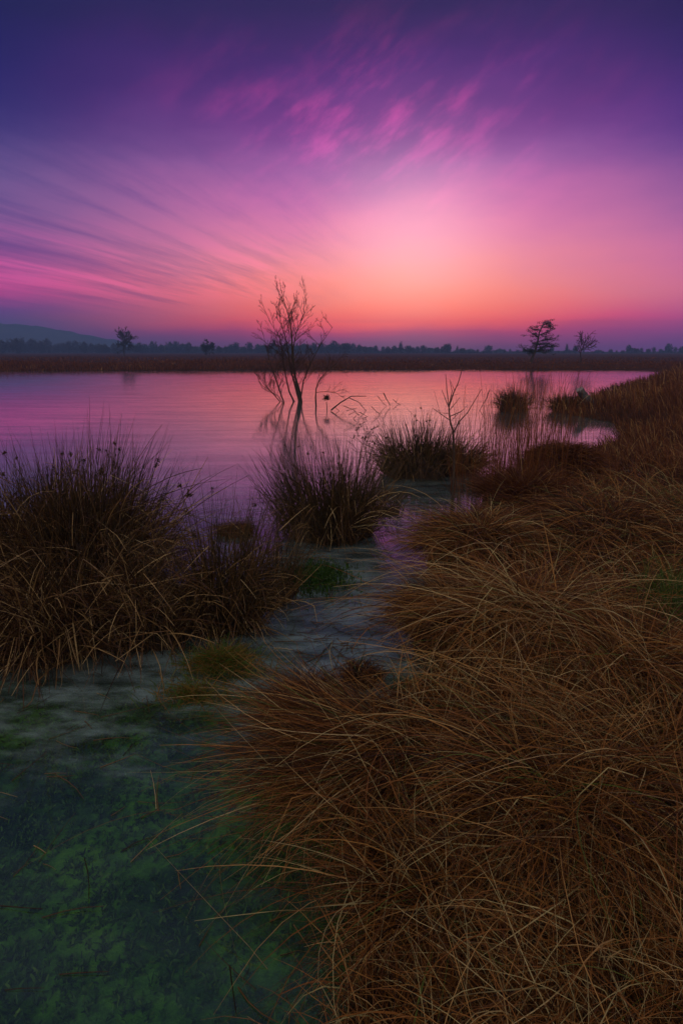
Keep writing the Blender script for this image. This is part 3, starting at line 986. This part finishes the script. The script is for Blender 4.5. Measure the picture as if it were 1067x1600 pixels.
def tussock(px, py, r_, n_, L, t1, label, tone=0.45, zc=None, lean=None, wd_=(0.002, 0.0036), mname='grass', S=8, n_long=0, mh=0.10, long_L=(0.6, 1.0), thb=(0.45, 0.7)):
    c = at(px, py)
    for _ in range(3):
        zc = max(float(gz(c.x, c.y)), 0.0)
        c = at(px, py, zc)
    mh *= 0.55
    L, long_L = (L[0] * 0.68, L[1] * 0.68), (long_L[0] * 0.75, long_L[1] * 0.75)
    root = empty('grass_tussock', (c.x, c.y, zc))
    tag(root, label, 'tussock', 'grass tussocks on the right bank')
    link_mesh('mound', mound_mesh(r_ * 0.95, mh, int(px)), M['peat'], root)
    fl_ = lambda X_, Y_: gz(X_ + c.x, Y_ + c.y) - zc if zc > 0.02 else np.full(np.shape(X_), 0.004)
    fl2 = lambda X_, Y_: np.maximum(gz(X_ + c.x, Y_ + c.y), 0.0) - zc
    ps = []
    for cnt, LL, tb, wmul in ((n_, L, tone, 1.0), (n_long, long_L, 0.68, 1.1)):
        if not cnt:
            continue
        a = rng.uniform(0, 6.2832, cnt)
        rr = r_ * np.sqrt(rng.uniform(0, 1, cnt))
        x, y = rr * np.cos(a), rr * np.sin(a)
        azm = a + rng.normal(0, 0.95, cnt)
        if lean is not None:
            vx = np.cos(azm) + lean[1] * math.cos(lean[0])
            vy = np.sin(azm) + lean[1] * math.sin(lean[0])
            azm = np.arctan2(vy, vx) + rng.normal(0, 0.12, cnt)
        th0 = thb[0] + thb[1] * rr / r_ * rng.uniform(0.4, 1.2, cnt)
        P = strands(np.stack([x, y, mh * np.sqrt(np.maximum(1 - (rr / r_) ** 2, 0)) * 0.98], 1), azm, th0, th0 + rng.uniform(*t1, cnt), rng.uniform(*LL, cnt), S, 1.1, rng.normal(0, 0.7, cnt), fl2, np.where(rng.random(cnt) < 0.25, rng.uniform(-0.7, 1.3, cnt), 0))
        tn = np.clip(tb - 0.08 + rng.normal(0, 0.29, cnt), 0, 0.96)
        pk = rng.random(cnt) < 0.04
        tn[pk] = rng.uniform(0.78, 0.96, pk.sum())
        tn[rng.random(cnt) < 0.02] = 1.0
        ps.append(ribbons(P, taper(cnt, S, rng.uniform(*wd_, cnt) * wmul * rng.choice([0.7, 1.0, 1.5], cnt, p=[.4, .45, .15])), tn))
    link_mesh('blades', mesh_np('tussock_blades', *join(ps)), M[mname], root, 'stuff')
    return root


TUS = [
    dict(px=752, py=872, r_=0.36, n_=4200, L=(0.30, 0.70), t1=(0.9, 1.9), label='rounded shaggy tussock at the foot of the thin bare sapling', mh=0.30, n_long=250, wd_=(0.003, 0.005)),
    dict(px=712, py=985, r_=0.25, n_=3000, L=(0.24, 0.54), t1=(0.9, 1.8), label='shaggy tussock hanging over the ice between sapling tussock and flattened fan', mh=0.20, lean=(3.3, 0.25), n_long=120),
    dict(px=830, py=1000, r_=0.24, n_=2200, L=(0.36, 0.66), t1=(1.0, 1.9), label='large fountain of long pale blades in the middle of the bank', mh=0.26, tone=0.55, n_long=420, long_L=(0.7, 1.2)),
    dict(px=605, py=1190, r_=0.22, n_=3600, L=(0.45, 0.85), t1=(0.1, 0.7), label='combed fan of brown blades sweeping left over the green ice', mh=0.12, lean=(3.6, 1.6), n_long=500, tone=0.40, long_L=(0.7, 1.0), thb=(1.0, 0.3)),
    dict(px=480, py=1105, r_=0.13, n_=1000, L=(0.14, 0.30), t1=(0.6, 1.4), label='small dark olive tussock at the ice edge above the combed fan', mh=0.08, tone=0.25),
    dict(px=566, py=1062, r_=0.09, n_=500, L=(0.06, 0.17), t1=(0.6, 1.5), label='little rusty tuft standing alone in the ice', mh=0.05, tone=0.25),
    dict(px=975, py=1075, r_=0.30, n_=2600, L=(0.40, 0.75), t1=(0.9, 1.8), label='wide tussock at the right edge beside the fresh green grass', mh=0.2, n_long=300, tone=0.5),
    dict(px=880, py=1270, r_=0.24, n_=2400, L=(0.35, 0.70), t1=(0.9, 1.9), label='tangled tussock low on the bank below the fountain of pale blades', mh=0.14, n_long=260, tone=0.45),
    dict(px=1040, py=1240, r_=0.26, n_=2300, L=(0.40, 0.80), t1=(0.9, 1.9), label='straw coloured tussock at the right edge below the green grass', mh=0.16, n_long=320, tone=0.62),
    dict(px=660, py=1400, r_=0.14, n_=1100, L=(0.22, 0.50), t1=(0.7, 1.6), label='sparse greenish tussock with stray blades reaching over the green ice', mh=0.08, lean=(3.4, 0.9), n_long=160, tone=0.45, long_L=(0.5, 0.85)),
    dict(px=960, py=1500, r_=0.20, n_=2000, L=(0.25, 0.5), t1=(1.0, 2.2), label='orange tangled tussock in the bottom right corner', mh=0.10, n_long=120, tone=0.5),
    dict(px=878, py=742, r_=0.40, n_=3200, L=(0.22, 0.45), t1=(1.0, 1.6), label='smooth domed tussock between the tall stalks and the small inlet', mh=0.50, mname='red_grass', wd_=(0.005, 0.008), tone=0.35),
    dict(px=815, py=782, r_=0.38, n_=2200, L=(0.35, 0.65), t1=(0.3, 0.9), label='upright russet tussock at the foot of the tall thin stalks', mh=0.2, mname='red_grass', wd_=(0.004, 0.007), tone=0.35),
    dict(px=935, py=840, r_=0.5, n_=2600, L=(0.4, 0.7), t1=(0.9, 1.8), label='flattened brown tussock on the bank behind the fountain of blades', mh=0.22, wd_=(0.003, 0.005), tone=0.40),
]
for tk in TUS:
    tussock(**tk)

# tall thin culms against the pink water
c = at(810, 770)
N = 560
xx = np.clip(rng.normal(0.0, 0.45, N), -0.75, 0.9)
yy = rng.uniform(-0.5, 0.8, N) + xx * 0.6
P = strands(np.stack([c.x + xx, c.y + yy, gz(c.x + xx, c.y + yy)], 1), rng.uniform(0, 6.28, N), rng.uniform(0, 0.12, N), rng.uniform(0.05, 0.4, N), rng.uniform(0.50, 1.35, N), 6)
root = empty('tall_stalks', (0, 0, 0))
root = link_mesh('reed_stalks', mesh_np('reed_stalks', *ribbons(P, taper(N, 6, rng.uniform(0.0036, 0.0064, N), 0.4), np.clip(rng.normal(.5, .2, N), 0, 1))), M['red_grass'])
tag(root, 'tall thin dry stalks rising from the bank against the pink water', 'grass', None, 'stuff')
bpy.data.objects.remove(bpy.data.objects['tall_stalks'])

# fresh green grass at the right edge
c = at(1062, 1045)
N = 900
x, y = c.x + rng.normal(0.02, 0.10, N), c.y + rng.normal(0, 0.13, N)
P = strands(np.stack([x, y, gz(x, y) + 0.10], 1), rng.uniform(0, 6.28, N), rng.uniform(0, .6, N), rng.uniform(.4, 1.3, N), rng.uniform(.12, .28, N), 5)
tag(link_mesh('green_grass', mesh_np('green_grass', *ribbons(P, taper(N, 5, rng.uniform(.003, .005, N)), rng.uniform(0, .6, N))), M['green']), 'fresh green grass at the right edge of the bank', 'grass', None, 'stuff')

# ------------------------------------------------------------------ rush clumps
seed_bits = []
g = np.random.default_rng(3)
for k in range(3):
    N = 26
    C = g.normal(0, 0.0055, (N, 3)) * np.array([1, 1, 1.25])
    a, b = g.normal(size=(N, 3)), g.normal(size=(N, 3))
    V = np.stack([C + a * 0.0042, C + b * 0.0042, C - (a + b) * 0.0035], 1).reshape(-1, 3)
    me = mesh_np('seed_head', V, np.arange(N * 3).reshape(-1, 3), smooth=False)
    me.materials.append(M['seed'])
    seed_bits.append(me)


def rush(px, py, r_, n_, h_, n_dead, dead_L, n_seed, label, group='rush clumps in the pond', lean=0.55, rad=0.0022, dead_t=(0.5, 2.0), mh=0.10, ell=(1, 1), dead_dir=None, seed_size=1.0, z0=0.0, tone=0.38, hs=0.22):
    c = at(px, py)
    root = empty('rush_clump', (c.x, c.y, z0))
    tag(root, label, 'rush clump', group)
    mo = link_mesh('mound', mound_mesh(r_, mh, int(px + py)), M['peat'], root)
    mo.scale = (ell[0] * 0.92, ell[1] * 0.92, 1)
    a = rng.uniform(0, 6.2832, n_)
    q = np.sqrt(rng.uniform(0, 1, n_))
    x, y = r_ * q * np.cos(a) * ell[0], r_ * q * np.sin(a) * ell[1]
    K = 7
    ka, kq, kl = rng.uniform(0, 6.28, K), np.sqrt(rng.uniform(0.05, 0.9, K)), rng.normal(0, 0.35, (K, 2))
    kh = rng.uniform(0.75, 1.15, K)
    ki = rng.integers(0, K, n_)
    cl_ = rng.random(n_) < 0.72
    gx, gy = rng.normal(0, 0.17, n_), rng.normal(0, 0.17, n_)
    ux = np.where(cl_, kq[ki] * np.cos(ka[ki]) + gx, x / (r_ * ell[0]))
    uy = np.where(cl_, kq[ki] * np.sin(ka[ki]) + gy, y / (r_ * ell[1]))
    x, y, q = ux * r_ * ell[0], uy * r_ * ell[1], np.minimum(np.hypot(ux, uy), 1.1)
    a = np.arctan2(uy + 0.6 * np.where(cl_, kl[ki, 1], 0), ux + 0.6 * np.where(cl_, kl[ki, 0], 0))
    azm = a + rng.normal(0, 0.7, n_)
    th0 = np.abs(lean * q * rng.uniform(0.3, 1.2, n_) + rng.normal(0, 0.06, n_))
    L = np.clip(rng.normal(h_, h_ * hs, n_), h_ * 0.35, h_ * 1.35)
    L *= np.where(cl_, kh[ki], 1.0)
    low = rng.random(n_) < 0.25
    L[low] *= rng.uniform(0.45, 0.8, low.sum())
    zb = mh * np.maximum(1 - q ** 2, 0) * 0.7
    P = strands(np.stack([x, y, zb - 0.03], 1), azm, th0, th0 + np.abs(rng.normal(0.12, 0.16, n_)), L, 6, 1.4, rng.normal(0, .15, n_), None, np.where(rng.random(n_) < 0.14, rng.uniform(.5, 1.9, n_), 0))
    P[:, :, 2] = np.maximum(P[:, :, 2], 0.004)
    sp_ = ribbons if rad > 0.006 else prisms
    link_mesh('rush_stem', mesh_np('rush_stems', *prisms(P, taper(n_, 6, np.full(n_, rad) * rng.uniform(.7, 1.2, n_), 0.15, 2.5), np.clip(rng.normal(tone, .22, n_), 0, 1))), M['rush'], root, 'stuff')
    if n_dead:
        a = rng.uniform(0, 6.2832, n_dead)
        if dead_dir is not None:
            k = rng.random(n_dead) < 0.75
            a[k] = rng.normal(dead_dir, 0.8, k.sum())
        q = np.sqrt(rng.uniform(0.05, 1, n_dead))
        x, y = r_ * q * np.cos(a) * ell[0], r_ * q * np.sin(a) * ell[1]
        th0 = rng.uniform(0.25, 1.1, n_dead)
        kk = np.where(rng.random(n_dead) < 0.45, rng.uniform(0.4, 1.5, n_dead), 0)
        zr = rng.uniform(0.0, 1.0, n_dead) ** 1.5 * 0.75 * h_ * (1 - 0.5 * q)
        Pd = strands(np.stack([x, y, zr], 1), a + rng.normal(0, 0.45, n_dead), th0, th0 + rng.uniform(*dead_t, n_dead) * np.where(rng.random(n_dead) < 0.5, 0.35, 1.0), rng.uniform(*dead_L, n_dead), 7, 1.2, rng.normal(0, .3, n_dead), lambda X_, Y_: np.full(np.shape(X_), 0.0), kk)
        link_mesh('dead_stem', mesh_np('dead_stems', *ribbons(Pd, taper(n_dead, 7, rng.uniform(.9, 2.1, n_dead) * rad * 1.6, 0.3), two_tone(n_dead, 0.20, 0.76, 0.30))), M['rush_dead'], root, 'stuff')
    order = np.argsort(-P[:, -1, 2])[: max(n_seed * 4, 1)]
    for k in range(n_seed):
        i = int(order[rng.integers(0, len(order))])
        f = rng.uniform(3.3, 4.6)
        j = int(f)
        q_ = P[i, j] * (1 - (f - j)) + P[i, j + 1] * (f - j)
        s = bpy.data.objects.new('seed_head', seed_bits[k % 3])
        s.parent = root
        s.location = (q_[0] + rng.normal(0, .003), q_[1], q_[2])
        s.rotation_euler = (rng.uniform(0, 3), rng.uniform(0, 3), rng.uniform(0, 6))
        s.scale = (seed_size * rng.uniform(.7, 1.25),) * 3
        col.objects.link(s)
    return root


rush(20, 905, 0.60, 1200, 0.69, 1300, (0.35, 0.85), 16, 'huge tangled rush clump at the left edge of the frame', dead_dir=-1.2, mh=0.25, rad=0.0029)
rush(140, 905, 0.48, 1300, 0.72, 1300, (0.35, 0.85), 22, 'tall dark rush clump with seed heads right of the left edge clump', dead_dir=-1.3, mh=0.25, rad=0.0029)
rush(95, 985, 0.44, 500, 0.50, 1500, (0.30, 0.65), 0, 'collapsed straw brown rush clump drooping to the ice at lower left', dead_dir=-1.5, mh=0.2, lean=0.7, rad=0.0024)
rush(350, 970, 0.22, 520, 0.66, 600, (0.22, 0.42), 8, 'smaller rush clump with a straw skirt at the right end of the left group', dead_dir=-1.2, mh=0.18, rad=0.0022)
rush(235, 990, 0.24, 240, 0.55, 380, (0.28, 0.60), 3, 'loose half fallen rush clump between two bigger ones', dead_dir=-1.4, mh=0.12, lean=0.6, rad=0.0022)
rush(520, 833, 0.34, 1200, 0.64, 380, (0.25, 0.60), 7, 'single bristling rush clump in the middle of the ice', dead_dir=-1.5, mh=0.2, rad=0.0026, lean=0.60)
rush(652, 742, 0.40, 800, 0.56, 380, (0.25, 0.55), 9, 'rush clump behind and left of the thin bare sapling', mh=0.26, rad=0.0032, lean=0.62, ell=(1.0, 0.8))
rush(708, 738, 0.26, 340, 0.36, 420, (0.25, 0.55), 0, 'flattened rush clump directly behind the thin bare sapling', mh=0.24, rad=0.0032, lean=0.9, ell=(1.2, 0.8), dead_dir=0.0)
rush(803, 642, 0.36, 460, 0.52, 150, (0.3, 0.6), 0, 'dark round rush clump far out left of the leaning log', mh=0.22, rad=0.006, lean=0.65, tone=0.25)
rush(884, 643, 0.30, 380, 0.42, 200, (0.3, 0.6), 0, 'dark low rush clump at the foot of the leaning log', mh=0.18, rad=0.0065, lean=0.6, tone=0.25, ell=(1.3, 0.8))
rush(432, 925, 0.14, 150, 0.62, 30, (0.2, 0.5), 3, 'thin upright stems beside the floating green moss', mh=0.03, rad=0.0018, lean=0.5, ell=(1, 2.2))
rush(600, 800, 0.16, 46, 0.40, 40, (0.2, 0.4), 2, 'few sparse bent stems right of the bristling rush clump', mh=0.03, rad=0.0022, lean=0.8)

# ---- sapling on the near bank, with bare alternate twigs
sy = 4.35
o = at_y(706, 800, sy)
o.z = float(gz(np.array([o.x]), np.array([o.y]))[0])
root = empty('sapling', o)
tag(root, 'thin bare sapling with short side twigs on the near bank', 'sapling')
wd = Wood(9)
stem_ = pl([(706, 812), (707, 770), (709, 735), (709, 700), (708, 675), (703, 658), (701, 636), (708, 615), (716, 597), (722, 576)], sy, 0.01, o)
wd.line(stem_, 0.0110, 0.0026)
link_mesh('trunk', wd.mesh('bank_sapling_trunk', 5), M['bark'], root)
wd = Wood(10)
for pts, r0 in [([(708, 676), (716, 660), (730, 645), (740, 628), (752, 608)], .0034), ([(702, 656), (690, 648), (676, 638)], .003), ([(701, 646), (688, 645)], .0022), ([(688, 645), (684, 640)], .0016),
                ([(702, 651), (720, 643), (730, 634)], .003), ([(701, 637), (695, 622), (690, 609)], .0026), ([(701, 634), (698, 610), (696, 585)], .0032), ([(702, 641), (712, 629), (718, 621)], .0024),
                ([(702, 630), (706, 611), (702, 592)], .0026), ([(708, 618), (718, 615)], .0018), ([(710, 611), (704, 596)], .0018), ([(713, 604), (718, 600)], .0016), ([(704, 627), (710, 608)], .0018),
                ([(705, 657), (712, 650), (715, 646)], .002), ([(709, 780), (690, 745), (680, 725)], .003), ([(700, 762), (684, 752), (676, 742)], .0022)]:
    wd.line(pl(pts, sy, 0.10, o), r0 * 1.3, r0 * 0.6)
link_mesh('crown', wd.mesh('bank_sapling_twigs', 4), M['bark'], root)

# ---- dead weeds with seeds between the rush clumps
o = at(575, 735)
root = empty('dead_weed', o)
tag(root, 'sparse dead weed with tiny seed pods left of the back rush clumps', 'weed')
wd = Wood(60)
tips = []
for pts in [[(575, 735), (572, 705), (563, 690), (557, 672)], [(576, 735), (580, 706), (574, 690), (585, 668)], [(573, 735), (566, 712), (556, 702), (549, 690)], [(578, 735), (585, 712), (596, 690), (601, 672)], [(575, 735), (571, 710), (570, 680), (567, 660)]]:
    P = pl(pts, o.y, 0.12, o)
    wd.line(P, 0.0032, 0.0016)
    wd.kids(P, 0.24, 0.0022, 2, 0.6, 5, 0.1, 0.15, 0.0013, 0.35, 0.6)
link_mesh('stem', wd.mesh('weed_stem', 3), M['twig'], root)
for i, (pts, _, _) in enumerate([l for l in wd.lines if len(l[0]) == 4][:40]):
    s = bpy.data.objects.new('seed_pod', seed_bits[i % 3])
    s.parent = root
    s.location = pts[-1]
    s.scale = (0.8, 0.8, 0.8)
    col.objects.link(s)

# ---- leaning log on the spit at right
LY = 14.7
root = empty('log', Vector((at_y(918, 630, LY).x, LY, 0.1)))
tag(root, 'grey sawn log leaning out of the bank over the water', 'log')
A = at_y(926, 640, LY) - root.location
B = at_y(902, 608, LY) + Vector((0, -0.12, 0)) - root.location
wd = Wood(1)
wd.line([A, A.lerp(B, .35) + Vector((0.02, 0, 0.02)), A.lerp(B, .7), B], 0.11, 0.09)
link_mesh('log_bark', wd.mesh('log_body', 10), M['log'], root)
d = (B - A).normalized()
s1 = d.cross(Vector((0, 0, 1))).normalized()
s2 = d.cross(s1)
ring = [B + d * 0.012 + (s1 * math.cos(k * .5236) + s2 * math.sin(k * .5236)) * 0.088 for k in range(12)] + [B - d * 0.02 + (s1 * math.cos(k * .5236) + s2 * math.sin(k * .5236)) * 0.088 for k in range(12)]
me = bpy.data.meshes.new('log_end')
me.from_pydata([tuple(v) for v in ring], [], [tuple(range(12))] + [(k, 12 + k, 12 + (k + 1) % 12, (k + 1) % 12) for k in range(12)])
link_mesh('sawn_end', me, M['log_end'], root)

# ---- low mound with floating litter behind the right rush clump of the left group
o = at(368, 832)
root = empty('grass_mound', o)
tag(root, 'little brown mound of dead grass in the ice behind the left rushes', 'mound')
link_mesh('mound', mound_mesh(0.15, 0.05, 4), M['peat'], root)
N = 700
a = rng.uniform(0, 6.28, N)
q = np.sqrt(rng.uniform(0, 1, N)) * 0.14
P = strands(np.stack([q * np.cos(a), q * np.sin(a), 0.05 * (1 - (q / .15) ** 2)], 1), a + rng.normal(0, .8, N), rng.uniform(.6, 1.5, N), rng.uniform(1.6, 2.4, N), rng.uniform(.04, .10, N) + .08 * (rng.random(N) < .12), 5, 1.2, 0.0, lambda X_, Y_: np.full(np.shape(X_), 0.0))
link_mesh('blades', mesh_np('mound_blades', *ribbons(P, taper(N, 5, np.full(N, .004)), rng.uniform(0, .6, N))), M['grass'], root, 'stuff')

# ---- floating moss and green grass tufts on the ice
def moss_patch(px, py, rx, ry, N, hgt, label, name, mname='moss', L=(0.02, 0.05), tone=(0, 1), wdt=(0.004, 0.009)):
    o = at(px, py)
    a = rng.uniform(0, 6.28, N)
    q = np.abs(rng.normal(0, 0.5, N))
    x, y = q * np.cos(a) * rx, q * np.sin(a) * ry
    k = wav((x + o.x) * 6, (y + o.y) * 6) + rng.normal(0, 0.35, N) > -0.35
    x, y, q, a = x[k], y[k], q[k], a[k]
    n_ = len(x)
    z = np.maximum(hgt * (1 - q) * (0.7 + 0.6 * wav(x * 9, y * 9)), 0) + 0.003
    P = strands(np.stack([x, y, z], 1), rng.uniform(0, 6.28, n_), rng.uniform(.2, 1.4, n_), rng.uniform(.8, 2.0, n_), rng.uniform(*L, n_), 4, 1.0, 0.0, lambda X_, Y_: np.full(np.shape(X_), 0.0))
    ob = link_mesh(name, mesh_np(name, *ribbons(P, taper(n_, 4, rng.uniform(*wdt, n_), 0.4), rng.uniform(*tone, n_))), M[mname])
    ob.location = o
    return tag(ob, label, name.split('_')[-1], None, 'stuff')


moss_patch(492, 905, 0.25, 0.27, 5200, 0.03, 'green moss floating in the ice below the middle rush clump', 'floating_moss', 'moss', (0.010, 0.026), (0, 0.5), (0.004, 0.008))
moss_patch(345, 1050, 0.26, 0.16, 1500, 0.06, 'green and rusty grass tufts in the ice below the left rushes', 'ice_grass', 'green', (0.05, 0.15), (0.25, 1), (0.002, 0.004))
moss_patch(300, 1095, 0.24, 0.13, 800, 0.02, 'flat green and rusty grass frozen into the ice near the combed fan', 'ice_grass', 'green', (0.04, 0.11), (0.25, 1), (0.002, 0.004))

# moss clumps under the ice, left foreground
N = 9000
x = rng.uniform(-2.2, 0.1, N)
y = rng.uniform(0.7, 2.6, N)
k = (pond_sd(x, y) < -0.03) & (wav(x * 3 + 2, y * 3) + rng.normal(0, .5, N) > -0.1)
x, y = x[k], y[k]
n_ = len(x)
x, y = np.repeat(x, 5) + rng.normal(0, .006, n_ * 5), np.repeat(y, 5) + rng.normal(0, .006, n_ * 5)
n_ *= 5
P = strands(np.stack([x, y, gz(x, y)], 1), rng.uniform(0, 6.28, n_), rng.uniform(0, .9, n_), rng.uniform(.6, 1.8, n_), rng.uniform(.010, .028, n_), 3)
P[:, :, 2] = np.minimum(P[:, :, 2], -0.02)
tag(link_mesh('pond_moss', mesh_np('pond_moss', *ribbons(P, taper(n_, 3, rng.uniform(.004, .009, n_), 0.6), np.clip(rng.normal(.45, .25, n_), 0, 1))), M['moss']), 'green moss growing under the clear ice', 'moss', None, 'stuff')

# broken stems and straw frozen into the ice
N = 700
x = np.concatenate([rng.normal(0.05, 0.25, 260), rng.normal(-0.4, 0.5, 160), rng.normal(0.2, 0.6, 160), rng.uniform(-1.8, -0.1, 120)])
y = np.concatenate([rng.normal(2.75, 0.35, 260), rng.normal(4.4, 0.8, 160), rng.normal(5.2, 1.0, 160), rng.uniform(1.0, 2.4, 120)])
k = pond_sd(x, y) < 0.05
x, y = x[k], y[k]
n_ = len(x)
P = strands(np.stack([x, y, np.full(n_, 0.003)], 1), rng.normal(0.2, 0.9, n_), np.full(n_, 1.52), np.full(n_, 1.55), rng.uniform(.04, .22, n_), 4, 1.0, rng.normal(0, .4, n_))
P[:, :, 2] = np.clip(P[:, :, 2], 0.003, 0.012)
tag(link_mesh('straw', mesh_np('ice_straw', *prisms(P, taper(n_, 4, rng.uniform(.0010, .0022, n_), 0.5), np.clip(rng.normal(.35, .2, n_), 0, 1))), M['rush_dead']), 'broken straw lying frozen on the ice', 'straw', None, 'stuff')

# ------------------------------------------------------------------ haze
hb = bpy.data.meshes.new('haze')
b, z0, z1 = HAZE_HALF, -2.2, HAZE_TOP
hb.from_pydata([(-b, -b, z0), (b, -b, z0), (b, b, z0), (-b, b, z0), (-b, -b, z1), (b, -b, z1), (b, b, z1), (-b, b, z1)], [],
               [(3, 2, 1, 0), (4, 5, 6, 7), (0, 1, 5, 4), (1, 2, 6, 5), (2, 3, 7, 6), (3, 0, 4, 7)])
m, n = mat_new('haze')
pv_ = n.n('ShaderNodeVolumePrincipled')
pv_.inputs['Color'].default_value = (0.30, 0.50, 1.0, 1)
pv_.inputs['Density'].default_value = HAZE_DENSITY
out(n, None, pv_.outputs[0])
tag(link_mesh('haze', hb, m), 'thin evening haze over the pond and meadow', 'haze', None, 'stuff')
